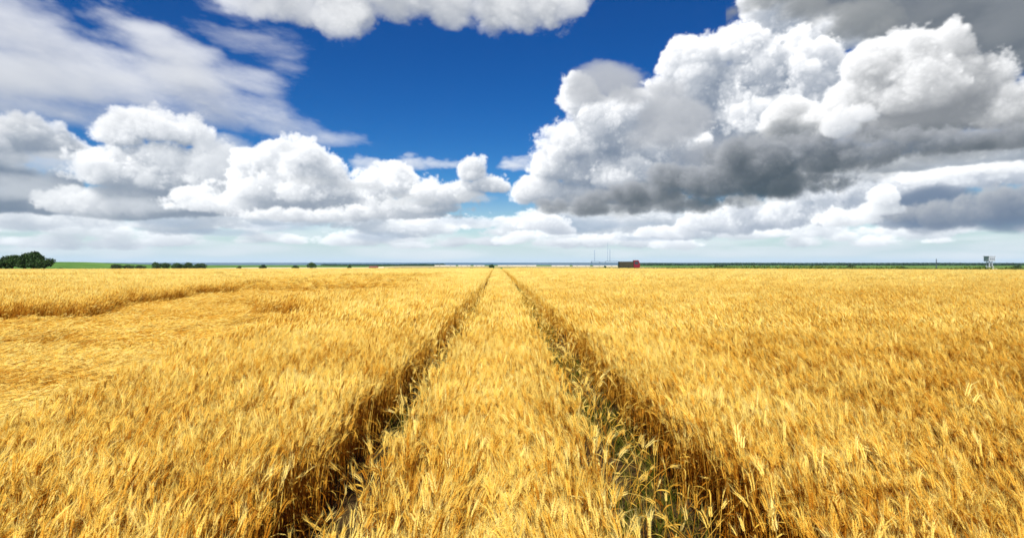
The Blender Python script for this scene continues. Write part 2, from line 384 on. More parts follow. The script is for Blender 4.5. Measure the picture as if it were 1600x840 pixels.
# one ground sheet: bare soil under the wheat, green meadow past its edge
m_ground = bpy.data.materials.new('ground'); m_ground.use_nodes = True
def ground_material(m):
    nt = m.node_tree; N = nt.nodes; L = nt.links; b = N['Principled BSDF']; b.inputs['Roughness'].default_value = .95; b.inputs['Specular IOR Level'].default_value = .1
    g = N.new('ShaderNodeNewGeometry'); s = N.new('ShaderNodeSeparateXYZ'); L.new(g.outputs['Position'], s.inputs[0])
    n1 = N.new('ShaderNodeTexNoise'); n1.inputs['Scale'].default_value = 6; n1.inputs['Detail'].default_value = 8; L.new(g.outputs['Position'], n1.inputs['Vector'])
    c1 = N.new('ShaderNodeValToRGB'); L.new(n1.outputs[0], c1.inputs[0])
    c1.color_ramp.elements[0].position = .35; c1.color_ramp.elements[0].color = (.03, .019, .007, 1)
    c1.color_ramp.elements[1].position = .7; c1.color_ramp.elements[1].color = (.085, .048, .016, 1)
    n2 = N.new('ShaderNodeTexNoise'); n2.inputs['Scale'].default_value = .012; n2.inputs['Detail'].default_value = 5; L.new(g.outputs['Position'], n2.inputs['Vector'])
    c2 = N.new('ShaderNodeValToRGB'); L.new(n2.outputs[0], c2.inputs[0])
    c2.color_ramp.elements[0].position = .35; c2.color_ramp.elements[0].color = (.06, .15, .022, 1)
    c2.color_ramp.elements[1].position = .7; c2.color_ramp.elements[1].color = (.14, .26, .04, 1)
    mr = N.new('ShaderNodeMath'); mr.operation = 'GREATER_THAN'; mr.inputs[1].default_value = EDGE + 3; L.new(s.outputs[1], mr.inputs[0])
    mx = N.new('ShaderNodeMix'); mx.data_type = 'RGBA'; L.new(mr.outputs[0], mx.inputs[0]); L.new(c1.outputs[0], mx.inputs[6]); L.new(c2.outputs[0], mx.inputs[7])
    L.new(mx.outputs[2], b.inputs['Base Color'])
    bp = N.new('ShaderNodeBump'); bp.inputs['Strength'].default_value = .5; bp.inputs['Distance'].default_value = .05; L.new(n1.outputs[0], bp.inputs['Height']); L.new(bp.outputs[0], b.inputs['Normal'])
ground_material(m_ground); ground.data.materials.append(m_ground)
tag(ground, 'brown soil under the wheat running on into green meadow', 'ground', kind='structure')

def strip(name, x0, x1, y0, y1, mat, label, cat='field', dz=.05, n=24):
    o = grid_mesh(name, np.linspace(x0, x1, n), np.linspace(y0, y1, n), gz, mat, dz)
    return tag(o, label, cat, kind='structure')
def dirx(px, D): return math.tan(math.atan((px - 800) / FPX) + math.atan(15 / FPX)) * D                      # how far sideways a bearing lies at distance D
m_pale = mat_simple('pale_field', (.60, .52, .30), .9, .12, .02)
strip('stubble_field', dirx(345, 1100), dirx(600, 1100), 930, 1250, m_pale, 'pale straw coloured field beyond the wheat, left of centre', dz=.6)
strip('stubble_field', dirx(600, 1500), dirx(1000, 1500), 1150, 1750, m_stub, 'dull olive field in front of the long white sheds', dz=.6)
strip('green_field', dirx(1000, 1300), dirx(1800, 1300), 800, 1500, mat_simple('crop_green', (.12, .20, .03), .9, .3, .02), 'green crop field beyond the wheat on the right', dz=.6)

# sea
m_sea = bpy.data.materials.new('sea_water'); m_sea.use_nodes = True
b = m_sea.node_tree.nodes['Principled BSDF']; b.inputs['Base Color'].default_value = (.02, .10, .17, 1); b.inputs['Roughness'].default_value = .35
nz = m_sea.node_tree.nodes.new('ShaderNodeTexNoise'); nz.inputs['Scale'].default_value = .05; nz.inputs['Detail'].default_value = 6
bp = m_sea.node_tree.nodes.new('ShaderNodeBump'); bp.inputs['Strength'].default_value = .8; bp.inputs['Distance'].default_value = 3
m_sea.node_tree.links.new(nz.outputs[0], bp.inputs['Height']); m_sea.node_tree.links.new(bp.outputs[0], b.inputs['Normal'])
geo = m_sea.node_tree.nodes.new('ShaderNodeNewGeometry'); m_sea.node_tree.links.new(geo.outputs['Position'], nz.inputs['Vector'])
SEA = -14.2
tag(grid_mesh('sea', np.linspace(-9500, 9500, 5), np.array([2400, 5000, 8000, 12000.]), lambda X, Y: X*0 + SEA, m_sea), 'blue sea along the horizon', 'sea', kind='structure')

# ---------------------------------------------------------------- wheat plants
rng = np.random.default_rng(77)
def norm(v): return v / max(np.linalg.norm(v), 1e-9)
class Plant:
    def __init__(s): s.V = []; s.F = []; s.T = []
    def path_tube(s, P, Rr, n, tone, phase=0.0):
        base = len(s.V)
        for k, (p, r) in enumerate(zip(P, Rr)):
            d = norm(P[min(k+1, len(P)-1)] - P[max(k-1, 0)])
            u = norm(np.cross(d, (0, 1, .01))); w = np.cross(d, u)
            for i in range(n):
                t = 2*math.pi*i/n + phase
                s.V.append(p + r*(math.cos(t)*u + math.sin(t)*w)); s.T.append(tone[k] if isinstance(tone, (list, np.ndarray)) else tone)
        for k in range(len(P)-1):
            for i in range(n):
                a = base + k*n + i; b = base + k*n + (i+1) % n
                s.F.append((a, b, b+n, a+n))
    def grain(s, c, d, l, w, tone, sidev):
        d = norm(d); u = norm(np.cross(d, sidev)); v = np.cross(d, u); b = len(s.V)
        m = c + d*l*.42
        s.V += [c, m + u*w, m + v*w*.8, m - u*w, m - v*w*.8, c + d*l]; s.T += [tone-.06]*1 + [tone]*4 + [tone+.05]
        s.F += [(b, b+1, b+2), (b, b+2, b+3), (b, b+3, b+4), (b, b+4, b+1), (b+5, b+2, b+1), (b+5, b+3, b+2), (b+5, b+4, b+3), (b+5, b+1, b+4)]
    def awn(s, c, d, l, w, tone):
        u = norm(np.cross(d, rng.normal(size=3))) * w; b = len(s.V)
        s.V += [c - u, c + u, c + norm(d)*l]; s.T += [tone]*3; s.F.append((b, b+1, b+2))
    def ribbon(s, P, W, side, tone):
        b = len(s.V)
        for p, w in zip(P, W): s.V += [p - side*w, p + side*w]; s.T += [tone, tone]
        for k in range(len(P)-1): a = b + 2*k; s.F.append((a, a+1, a+3, a+2))

def stalk(pl, x, y, h, yaw, lean, nod, lod):
    """one ripe stalk: curved stem, nodding bearded ear, a dry leaf or two; nods towards yaw"""
    f = np.array([math.cos(yaw), math.sin(yaw), 0.0]); up = np.array([0, 0, 1.0])
    n = {0: 6, 1: 4, 2: 3}[lod]
    tone = .5 + rng.normal()*.16
    P = []; p = np.array([x, y, 0.0]); seg = h / (n-1)
    ang = lean*.3
    for k in range(n):
        P.append(p.copy()); ang += (lean*.7 + nod*.25) / (n-1) * (.4 + 1.2*k/(n-1))
        p = p + seg*(math.cos(ang)*up + math.sin(ang)*f)
    P = np.array(P)
    r = {0: .0022, 1: .0034, 2: .006}[lod]
    tones = [tone - .28 + .19*k/(n-1) for k in range(n)]                 # stems are browner than the ears
    if lod < 2: pl.path_tube(P, [r*(1.15-.45*k/(n-1)) for k in range(n)], 3, tones, rng.random()*6)
    else:
        side = np.array([-math.sin(yaw+1), math.cos(yaw+1), 0]); pl.ribbon(P[1:], [r]*(n-1), side, tone-.15)
    # ear
    L = {0: .084, 1: .092, 2: .11}[lod] * rng.uniform(.8, 1.2)
    m = {0: 8, 1: 4, 2: 3}[lod]
    E = [P[-1]]; a2 = ang
    for k in range(m): a2 += nod*.75/m; E.append(E[-1] + L/m*(math.cos(a2)*up + math.sin(a2)*f))
    E = np.array(E); te = tone + .06
    side0 = norm(np.cross(f, up)); th = rng.random()*math.pi
    for k in range(m):
        d = norm(E[k+1]-E[k]); sv = norm(np.cross(d, f+.01)); q = norm(np.cross(sv, d)); sd2 = math.cos(th)*sv + math.sin(th)*q
        if lod == 0:
            for sg in (-1, 1):
                w = .0058*(1 - .45*abs(k/(m-1)-.35)); c = E[k] + sd2*sg*.0028
                dd = d + sd2*sg*.42 + rng.normal(size=3)*.08
                pl.grain(c, dd, L/m*2.0, w, te + rng.normal()*.05, q)
                pl.awn(c + norm(dd)*L/m*1.7, d + sd2*sg*rng.uniform(.1, .5) + rng.normal(size=3)*.16, rng.uniform(.045, .085), .0009, te+.14)
    if lod == 1:
        pl.path_tube(E, [.004, .0095, .0088, .0068, .002], 4, te, th)
        for k in range(6): c = E[1 + k % 4]; pl.awn(c, norm(E[-1]-E[0]) + rng.normal(size=3)*.3, rng.uniform(.05, .09), .0016, te+.14)
    if lod == 2:
        pl.path_tube(E, [.006, .0135, .011, .003], 3, te, th)
        for k in range(3): pl.awn(E[-2], norm(E[-1]-E[0]) + rng.normal(size=3)*.3, .09, .004, te+.14)
    # leaves
    if lod < 2 and rng.random() < (.75 if lod == 0 else .45):
        for q in range(1 if lod else rng.integers(1, 3)):
            k = rng.integers(1, n-1); c = P[k]; ya = rng.random()*6.28; g = np.array([math.cos(ya), math.sin(ya), 0]); Q = [c]; el = rng.uniform(.4, 1.3)
            ll = rng.uniform(.10, .22); mseg = 4 if lod == 0 else 2
            for j in range(mseg): el -= rng.uniform(.4, .9)*(4/mseg)*.7; Q.append(Q[-1] + ll/mseg*(math.cos(el)*g + math.sin(el)*up))
            W = [.0035, .0045, .004, .0028, .0004] if lod == 0 else [.005, .006, .001]
            pl.ribbon(Q, W, np.array([-g[1], g[0], rng.normal()*.4]), tone - .12 + rng.normal()*.1)

STRAW = [(0.0, (.32, .105, .006)), (.25, (.56, .235, .014)), (.48, (.84, .53, .07)), (.66, (.94, .73, .17)), (1.0, (.97, .84, .32))]
m_wheat = mat_leaf('ripe_wheat', STRAW, trans=.42, rough=.6, spec=.12)
def proto_collection(name, makers, mat):
    col = bpy.data.collections.new(name)
    for i, mk in enumerate(makers):
        pl = mk(i); o = mesh_np('%s_%02d' % (name, i), np.array(pl.V), pl.F, mat, attrs={'tone': pl.T}, link=False)
        col.objects.link(o)
    return col
def tuft(num, rad, lod, spread=.10, hs=.055):
    pl = Plant(); w = rng.normal()*.2
    for k in range(num):
        a = rng.random()*6.283; r = rad*math.sqrt(rng.random())
        stalk(pl, r*math.cos(a), r*math.sin(a), .575 + rng.normal()*hs, w + rng.normal()*.9, abs(rng.normal())*spread + .03, abs(rng.normal()*.38) + .12, lod)
    return pl
def tile(num, size):
    pl = Plant()
    for k in range(num):
        stalk(pl, (rng.random()-.5)*size, (rng.random()-.5)*size, .575 + rng.normal()*.05, rng.normal()*.9, abs(rng.normal())*.1 + .03, abs(rng.normal()*.38) + .12, 2)
    return pl
P0 = proto_collection('wheat_tuft', [lambda i: tuft(10, .085, 0)]*10, m_wheat)
P1 = proto_collection('wheat_bunch', [lambda i: tuft(13, .15, 1)]*8, m_wheat)
P2 = proto_collection('wheat_plot', [lambda i: tile(150, 1.05)]*5, m_wheat)

# where the crop has been laid flat by rain
def poly_sd(x, y, poly):
    x = np.asarray(x, float); y = np.asarray(y, float)
    d = np.full(x.shape, 1e9); inside = np.zeros(x.shape, bool); n = len(poly)
    for i in range(n):
        ax, ay = poly[i]; bx, by = poly[(i+1) % n]; ex, ey = bx-ax, by-ay
        t = np.clip(((x-ax)*ex + (y-ay)*ey) / (ex*ex+ey*ey), 0, 1)
        d = np.minimum(d, np.hypot(x-ax-t*ex, y-ay-t*ey))
        c = ((ay > y) != (by > y)) & (x < (bx-ax)*(y-ay)/(by-ay+1e-12) + ax)
        inside ^= c
    return np.where(inside, d, -d)
LODGED = [
 [(-4.3, -6), (-4.2, 4), (-4.2, 7), (-4.8, 10), (-5.8, 14.5), (-5.4, 24), (-5.6, 46), (-6.3, 70), (-12, 66), (-17.4, 56), (-18.2, 43), (-16, 31), (-14.4, 21.5), (-13.6, 18), (-16.5, 15.5), (-34, 12.5), (-34, -6)],
 [(-80, 52), (-48, 54), (-30, 60), (-20, 68), (-24, 74), (-48, 66), (-80, 62)],
 [(-60, 88), (-20, 96), (-14, 104), (-30, 104), (-66, 98)],
 [(28, 112), (62, 108), (80, 112), (60, 122), (30, 118)],
 [(38, 52), (60, 48), (64, 52), (46, 58)],
 [(60, 84), (90, 76), (92, 82), (64, 92)],
]
def lodged(x, y):
    w = (NZ.fbm(x, y, 3.0, 3) - .5) * 2.2
    v = np.full(np.shape(x), -1e9)
    for p in LODGED: v = np.maximum(v, poly_sd(x, y, p))
    v = v + w * np.clip(np.asarray(y)/12, .25, 1.6)
    # an island left standing inside
    isl = poly_sd(x, y, [(-8.5, 19), (-5.5, 17), (-5.2, 26), (-7.6, 25)])
    return np.where(isl > 0, -isl, v)
GAPS = ((-1.31, -.79), (.70, 1.42))

def place(step, x_of, y0, y1, keep=None, seed=0, x_in=None):
    r = np.random.default_rng(seed); out = []
    y = y0
    while y < y1:
        xm = x_of(y); x = np.arange(-xm, xm, step); 
        if x_in: x = x[(x > x_in[0]) & (x < x_in[1])]
        xx = x + (r.random(len(x))-.5)*step*1.1; yy = y + (r.random(len(x))-.5)*step*1.1
        out.append(np.stack([xx, yy], 1)); y += step
    return np.concatenate(out)

def tilt_euler(yaw, tilt, tdir):
    """tuft turned by yaw about its own axis, then tipped by tilt towards tdir -> XYZ euler"""
    cy, sy = np.cos(yaw), np.sin(yaw); n = len(yaw)
    Rz = np.zeros((n, 3, 3)); Rz[:, 0, 0] = cy; Rz[:, 0, 1] = -sy; Rz[:, 1, 0] = sy; Rz[:, 1, 1] = cy; Rz[:, 2, 2] = 1
    kx, ky = -np.sin(tdir), np.cos(tdir); c, s = np.cos(tilt), np.sin(tilt)
    Rt = np.zeros((n, 3, 3)); o = 1 - c
    Rt[:, 0, 0] = c + kx*kx*o; Rt[:, 0, 1] = kx*ky*o; Rt[:, 0, 2] = ky*s
    Rt[:, 1, 0] = kx*ky*o; Rt[:, 1, 1] = c + ky*ky*o; Rt[:, 1, 2] = -kx*s
    Rt[:, 2, 0] = -ky*s; Rt[:, 2, 1] = kx*s; Rt[:, 2, 2] = c
    Mx = Rt @ Rz
    ey = -np.arcsin(np.clip(Mx[:, 2, 0], -1, 1)); ex = np.arctan2(Mx[:, 2, 1], Mx[:, 2, 2]); ez = np.arctan2(Mx[:, 1, 0], Mx[:, 0, 0])
    return np.stack([ex, ey, ez], 1)

def scatter(name, pos, rot, scl, tint, col, idx, parent=None):
    me = bpy.data.meshes.new(name); me.vertices.add(len(pos)); me.vertices.foreach_set('co', pos.astype(np.float32).ravel())
    a = me.attributes.new('rot', 'FLOAT_VECTOR', 'POINT'); a.data.foreach_set('vector', rot.astype(np.float32).ravel())
    a = me.attributes.new('scl', 'FLOAT_VECTOR', 'POINT'); a.data.foreach_set('vector', scl.astype(np.float32).ravel())
    a = me.attributes.new('tint', 'FLOAT', 'POINT'); a.data.foreach_set('value', tint.astype(np.float32))
    a = me.attributes.new('pick', 'INT', 'POINT'); a.data.foreach_set('value', idx.astype(np.int32))
    me.update()
    o = bpy.data.objects.new(name, me); COL.objects.link(o)
    ng = bpy.data.node_groups.new('scatter_' + name, 'GeometryNodeTree')
    ng.interface.new_socket('Geometry', in_out='INPUT', socket_type='NodeSocketGeometry')
    ng.interface.new_socket('Geometry', in_out='OUTPUT', socket_type='NodeSocketGeometry')
    N = ng.nodes; L = ng.links
    gi = N.new('NodeGroupInput'); go = N.new('NodeGroupOutput'); ip = N.new('GeometryNodeInstanceOnPoints')
    ci = N.new('GeometryNodeCollectionInfo'); ci.inputs['Collection'].default_value = col
    ci.inputs['Separate Children'].default_value = True; ci.inputs['Reset Children'].default_value = True
    def at(nm, t):
        n = N.new('GeometryNodeInputNamedAttribute'); n.data_type = t; n.inputs['Name'].default_value = nm; return n.outputs['Attribute']
    L.new(gi.outputs[0], ip.inputs['Points']); L.new(ci.outputs[0], ip.inputs['Instance'])
    ip.inputs['Pick Instance'].default_value = True
    L.new(at('pick', 'INT'), ip.inputs['Instance Index'])
    er = N.new('FunctionNodeEulerToRotation'); L.new(at('rot', 'FLOAT_VECTOR'), er.inputs[0]); L.new(er.outputs[0], ip.inputs['Rotation'])
    L.new(at('scl', 'FLOAT_VECTOR'), ip.inputs['Scale']); L.new(ip.outputs[0], go.inputs[0])
    md = o.modifiers.new('scatter', 'NODES'); md.node_group = ng
    if parent: o.parent = parent
    return o

def wheat_rows(step, x_of, y0, y1, seed, x_in=None, margin=0.0):
    p = place(step, x_of, y0, y1, seed=seed, x_in=x_in); x, y = p[:, 0], p[:, 1]
    u = x - tshift(y); e = (NZ2.fbm(x, y, .5, 2) - .5) * .16
    ok = np.ones(len(x), bool)
    rr = np.random.default_rng(seed + 500)
    for a, b in GAPS:
        ok &= ~((u > a + e - margin) & (u < b + e + margin))
        d = np.minimum(np.abs(u - a - e), np.abs(u - b - e)); ok &= ~((d < .26) & (rr.random(len(x)) < .5*(1 - d/.26) + .12) & (y < 36))
    return p[ok]

def lay(name, pts, col, nproto, seed, label, lo):
    r = np.random.default_rng(seed); x, y = pts[:, 0], pts[:, 1]; n = len(x); u = x - tshift(y)
    wave = NZ.fbm(x, y, 1.1, 3) - .5; fine = NZ3(x, y, .33) - .5
    side = sstep(1.5, 3.5, np.abs(u))                      # the wind has combed both sides towards the tracks
    tdir = np.where(u > 0, math.pi, 0) + (NZ2.fbm(x, y, .9, 2) - .5)*(3.4 - 1.6*side) + r.normal(size=n)*.4
    tilt = np.abs(.06 + side*np.where(u > 0, .20, .08) + .22*(NZ3.fbm(x, y, .7, 2) - .45) + r.normal(size=n)*.06)
    yaw = tdir + r.normal(size=n)*.6
    sc = 1 + .10*wave + .10*fine + r.normal(size=n)*.05
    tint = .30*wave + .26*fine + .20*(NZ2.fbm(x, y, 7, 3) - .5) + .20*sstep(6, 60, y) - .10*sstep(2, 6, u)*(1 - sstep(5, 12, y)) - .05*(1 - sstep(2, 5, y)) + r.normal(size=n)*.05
    z = gz(x, y)
    # the edges of the tracks hang a little into them
    for a, b in GAPS:
        for e, dirn in ((a, 0.0), (b, math.pi)):
            d = np.abs(u - e); k = np.clip(1 - d/.3, 0, 1) * ((u < a) if dirn == 0 else (u > b)).astype(float)
            tilt = tilt*(1 - .8*k)
    # trampled stalks next to the laid patches lean over
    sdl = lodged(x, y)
    k = np.clip(1 + sdl/1.3, 0, 1); tilt = tilt*(1 - .6*k*(y > 13)) + k*1.0*r.random(n)**3; tint = tint - .10*k*(y > 13)  # browner tint beside the patches puts the crop wall's shade into the colour
    keep = sdl < 0
    rot = tilt_euler(yaw, tilt, tdir)
    pos = np.stack([x, y, z], 1); scl = np.stack([sc**.5, sc**.5, sc], 1)
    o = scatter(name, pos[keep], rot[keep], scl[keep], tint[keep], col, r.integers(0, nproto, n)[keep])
    return tag(o, label, 'wheat', kind='stuff')

def lay_flat(name, pts, col, nproto, seed, label, flatk=1.0):
    r = np.random.default_rng(seed); x, y = pts[:, 0], pts[:, 1]; n = len(x)
    sdl = lodged(x, y); keep = sdl >= 0
    flow = (NZ2.fbm(x, y*1.6, 2.6, 3) - .5)*2.6 + .25
    tilt = 1.47 - .16*np.abs(NZ.fbm(x, y, 1.3, 2) - .5)*2 + r.normal(size=n)*.08
    ridge = np.clip(np.abs(NZ3.fbm(x*.3, y*1.1 + .25*x, .9, 3) - .5)*5, 0, 1)                 # swirled mats with creases between
    z = gz(x, y) - .03 + .10*ridge*flatk + .08*NZ.fbm(x, y, 2.5, 2)
    tilt = np.minimum(tilt, 1.5)
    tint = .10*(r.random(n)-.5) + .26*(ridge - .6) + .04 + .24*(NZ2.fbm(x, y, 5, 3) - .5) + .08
    rot = tilt_euler(flow + r.normal(size=n)*.5, tilt, flow + r.normal(size=n)*.28)
    pos = np.stack([x, y, z], 1); scl = np.ones((n, 3)) * (.86 + r.normal(size=n)*.07)[:, None]
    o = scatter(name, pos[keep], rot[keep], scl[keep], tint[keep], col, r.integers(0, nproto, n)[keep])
    return tag(o, label, 'wheat', kind='stuff')

near = wheat_rows(.112, lambda y: .98*max(y, 0) + 3.0, -1.2, 10, 1)
mid = wheat_rows(.20, lambda y: 1.0*y + 4, 10, 36, 2)
mid2 = wheat_rows(.24, lambda y: 3.4, 36, EDGE, 3, x_in=(-3.9, 2.6))
far = wheat_rows(.74, lambda y: 1.03*y + 8, 36, EDGE, 4)
uu = far[:, 0]; far = far[(uu < -3.4) | (uu > 2.1)]
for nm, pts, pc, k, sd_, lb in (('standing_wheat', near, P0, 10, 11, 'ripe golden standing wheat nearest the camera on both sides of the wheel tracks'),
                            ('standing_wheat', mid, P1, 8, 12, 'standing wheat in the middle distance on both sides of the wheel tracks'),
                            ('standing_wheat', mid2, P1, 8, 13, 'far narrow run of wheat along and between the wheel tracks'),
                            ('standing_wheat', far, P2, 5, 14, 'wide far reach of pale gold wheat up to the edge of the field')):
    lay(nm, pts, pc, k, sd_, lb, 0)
near_l = place(.125, lambda y: .98*max(y, 0) + 3.0, -1.2, 12, seed=31); near_l = near_l[near_l[:, 0] < -2.5]
mid_l = place(.21, lambda y: 1.0*y + 4, 12, 36, seed=32); mid_l = mid_l[mid_l[:, 0] < -2.5]
far_l = place(.62, lambda y: 1.03*y + 8, 36, EDGE, seed=34)
lay_flat('laid_wheat', near_l, P0, 10, 21, 'flattened tangled wheat at the left, nearest part of the laid patch')
lay_flat('laid_wheat', mid_l, P1, 8, 22, 'flattened wheat further off in the laid patch at the left')
lay_flat('laid_wheat', far_l, P2, 5, 23, 'thin far patches where the wheat has been beaten down')

# ---------------------------------------------------------------- weeds and stray stalks in the wheel tracks
m_weed = mat_leaf('green_weed', [(0, (.02, .035, .006)), (.45, (.065, .078, .006)), (.7, (.14, .12, .014)), (1, (.26, .19, .06))], trans=.3, rough=.9, spec=.02)
def weed(i):
    pl = Plant()
    for k in range(16):
        a = rng.random()*6.283; g = np.array([math.cos(a), math.sin(a), 0]); el = rng.uniform(.7, 1.45); Q = [np.array([rng.normal()*.03, rng.normal()*.03, 0])]
        ll = rng.uniform(.12, .30)
        for j in range(4): Q.append(Q[-1] + ll/4*(math.cos(el)*g + math.sin(el)*np.array([0, 0, 1.]))); el -= rng.uniform(.1, .4)
        pl.ribbon(Q, [.003, .0045, .004, .0025, .0004], np.array([-g[1], g[0], 0]), rng.uniform(.2, .9))
    return pl
PW = proto_collection('weed_tuft', [weed]*6, m_weed)
def in_gap(pts, side=None, pad=0):
    u = pts[:, 0] - tshift(pts[:, 1]); ok = np.zeros(len(u), bool)
    for i, (a, b) in enumerate(GAPS):
        if side is None or side == i: ok |= (u > a - pad) & (u < b + pad)
    return pts[ok]
r = np.random.default_rng(5)
p = place(.075, lambda y: 2.2, -1, 40, seed=41); p = in_gap(p)
g = NZ.fbm(p[:, 0], p[:, 1], .7, 2) + np.where(p[:, 0] > 0, .10, -.06); p = p[(g > .50) & (r.random(len(p)) < .42)]
n = len(p)
tag(scatter('track_weeds', np.stack([p[:, 0], p[:, 1], gz(p[:, 0], p[:, 1])], 1), tilt_euler(r.random(n)*6.28, np.abs(r.normal(size=n))*.15, r.random(n)*6.28),
            np.ones((n, 3))*r.uniform(.35, .95, n)[:, None], r.normal(size=n)*.12, PW, r.integers(0, 6, n)),
    'low green weeds growing on the bare soil of the two wheel tracks', 'weeds', kind='stuff')
# broken stalks leaning across the tracks
PS = proto_collection('stray_stalk', [lambda i: tuft(2, .04, 0, spread=.45, hs=.09)]*8, m_wheat)
p = in_gap(place(.085, lambda y: 2.3, .5, 30, seed=42), pad=.03); p = p[r.random(len(p)) < .20]; n = len(p)
tag(scatter('stray_wheat', np.stack([p[:, 0], p[:, 1], gz(p[:, 0], p[:, 1])], 1), tilt_euler(r.random(n)*6.28, r.uniform(.15, 1.25, n), r.random(n)*6.28),
            np.ones((n, 3))*r.uniform(.6, 1.0, n)[:, None], r.normal(size=n)*.12 + .05, PS, r.integers(0, 8, n)),
    'bent stray wheat stalks leaning across the wheel tracks', 'wheat', kind='stuff')
# taller stalks that stick out of the crop here and there
p = place(.5, lambda y: .95*y + 1, 1.6, 12, seed=43); p = p[(r.random(len(p)) < .25) & (lodged(p[:, 0], p[:, 1]) < -.3)]
u = p[:, 0]; p = p[~((u > GAPS[0][0]) & (u < GAPS[0][1])) & ~((u > GAPS[1][0]) & (u < GAPS[1][1]))]; n = len(p)
tag(scatter('tall_wheat', np.stack([p[:, 0], p[:, 1], gz(p[:, 0], p[:, 1])], 1), tilt_euler(r.random(n)*6.28, r.uniform(.05, .35, n), r.random(n)*6.28),
            np.ones((n, 3))*r.uniform(1.08, 1.22, n)[:, None], r.uniform(.05, .3, n), PS, r.integers(0, 8, n)),
    'pale taller ears sticking up singly above the near wheat', 'wheat', kind='stuff')

# ---------------------------------------------------------------- trees and bushes beyond the field
m_bark = mat_simple('bark', (.09, .065, .045), .95, .3, 4)
def crown_mat(name, lo, hi): return mat_leaf(name, [(0, lo), (.5, tuple((a+b)/2 for a, b in zip(lo, hi))), (1, hi)], trans=.25, use_inst=False)
m_dark = crown_mat('dark_foliage', (.010, .026, .008), (.055, .11, .028))
m_green = crown_mat('green_foliage', (.018, .05, .012), (.06, .12, .03))
def tree(label, x, y, w, h, mat, seed, trunk=.22, leaf=None, nleaf=2600, name='tree', cat='tree', group=None, sink=0.0):
    rr = np.random.default_rng(seed); z0 = float(gz(x, y)) - sink
    root = tag(empty(name, (x, y, z0)), label, cat, group)
    tb = MB(); th = h*trunk
    tb.tube((0, 0, -.3), (w*.01, 0, th), h*.028, h*.020, 8)
    lobes = []
    for k in range(9):
        a = rr.random()*6.283; q = rr.random()**.6
        c = np.array([math.cos(a)*q*w*.33, math.sin(a)*q*w*.33, th + (h-th)*(.22 + .56*rr.random()*(1.15 - q*.6))])
        lobes.append((c, w*rr.uniform(.15, .25), (h-th)*rr.uniform(.18, .27)))
        tb.tube((w*.01, 0, th*.9), tuple(c), h*.013, h*.004, 5)
    tb.build('trunk', m_bark, root)
    lf = leaf or h*.045; V = []
    ps = []
    for i in range(nleaf):
        c, rw, rh = lobes[rr.integers(0, 9)]; d = rr.normal(size=3); d /= np.linalg.norm(d); q = rr.random()**.33
        ps.append(c + d*np.array([rw, rw, rh])*q*(1 + .25*rr.normal()*(rr.random() < .2)))
    ps = np.array(ps); ps[:, 2] = np.maximum(ps[:, 2], h*.02)
    a = rr.normal(size=(nleaf, 3)); a /= np.linalg.norm(a, axis=1)[:, None]; b = np.cross(a, rr.normal(size=(nleaf, 3))); b /= np.linalg.norm(b, axis=1)[:, None]
    s = lf*rr.uniform(.5, 1.2, nleaf)[:, None]
    V = np.stack([ps - a*s - b*s*.3, ps + b*s*.6, ps + a*s + b*s*.1, ps - b*s*.6], 1).reshape(-1, 3)
    F = np.arange(4*nleaf).reshape(-1, 4)
    clump = NZ3.fbm(ps[:, 0]*3 + seed, ps[:, 2]*3, h*.35, 2)
    tone = np.repeat(np.clip(.5 + (clump-.5)*1.6 + rr.normal(size=nleaf)*.15, 0, 1), 4)
    mesh_np('crown', V, F, mat, root, {'tone': tone})
    return root
def at(px, D): return dirx(px, D)
# the dark wood edge at the far left: individual trees about 210 m away
D = 215
for k, (px, w, h, lb) in enumerate((
    (2, 9, 6.2, 'lowest of the dark trees, cut by the left edge of the picture'),
    (19, 9, 7.2, 'dark tree between the lowest one and the tallest of the left group'),
    (37, 9.5, 8.0, 'dark broad tree in the middle of the group at the left'),
    (53, 9, 8.1, 'tallest dark tree of the group at the left'),
    (69, 7.5, 6.2, 'smaller dark tree ending the left group on its right side'))):
    tree(lb, at(px, D + (k % 2)*5), D + (k % 2)*5, w, h, m_dark, 100+k, trunk=.10, nleaf=4200, group='dark trees at the far left', sink=.4)
# small bushes in front of the green rise
tree('small bush alone on the green rise', at(95, 700), 700, 6, 5.5, m_green, 130, trunk=.05, nleaf=600, name='bush', cat='bush')
tree('tiny bush to the right of the lone bush on the green rise', at(117, 700), 700, 5, 3.6, m_green, 131, trunk=.05, nleaf=500, name='bush', cat='bush')
# hedge line and scattered trees on the low ground
D = 900
hed = [(182, 13, 9, 'low dark bush where the green rise ends'), (196, 14, 9.4, 'low dark bush second right of the green rise'), (208, 12, 8.2, 'small dark bush just before the gap in the hedge line'),
       (243, 13, 12.2, 'bush starting the long hedge line on its left'), (252, 14, 13.6, 'highest bush of the long hedge line'), (265, 13, 11.4, 'rounded bush right of the highest one in the hedge line'),
       (277, 13, 10.8, 'bush in the middle of the long hedge line'), (290, 14, 12.0, 'dark bush right of the middle of the hedge line'), (302, 13, 12.4, 'dark high bush near the right end of the hedge line'),
       (314, 11, 9.0, 'last low bush at the right end of the hedge line')]
for k, (px, w, h, lb) in enumerate(hed):
    tree(lb, at(px, D), D + (k % 3)*9, w*1.5, h*1.08, m_dark if k < 3 or k > 6 else m_green, 200+k, trunk=.06, nleaf=2000, leaf=.8, name='bush', cat='bush', group='bushes of the far hedge line', sink=.5)
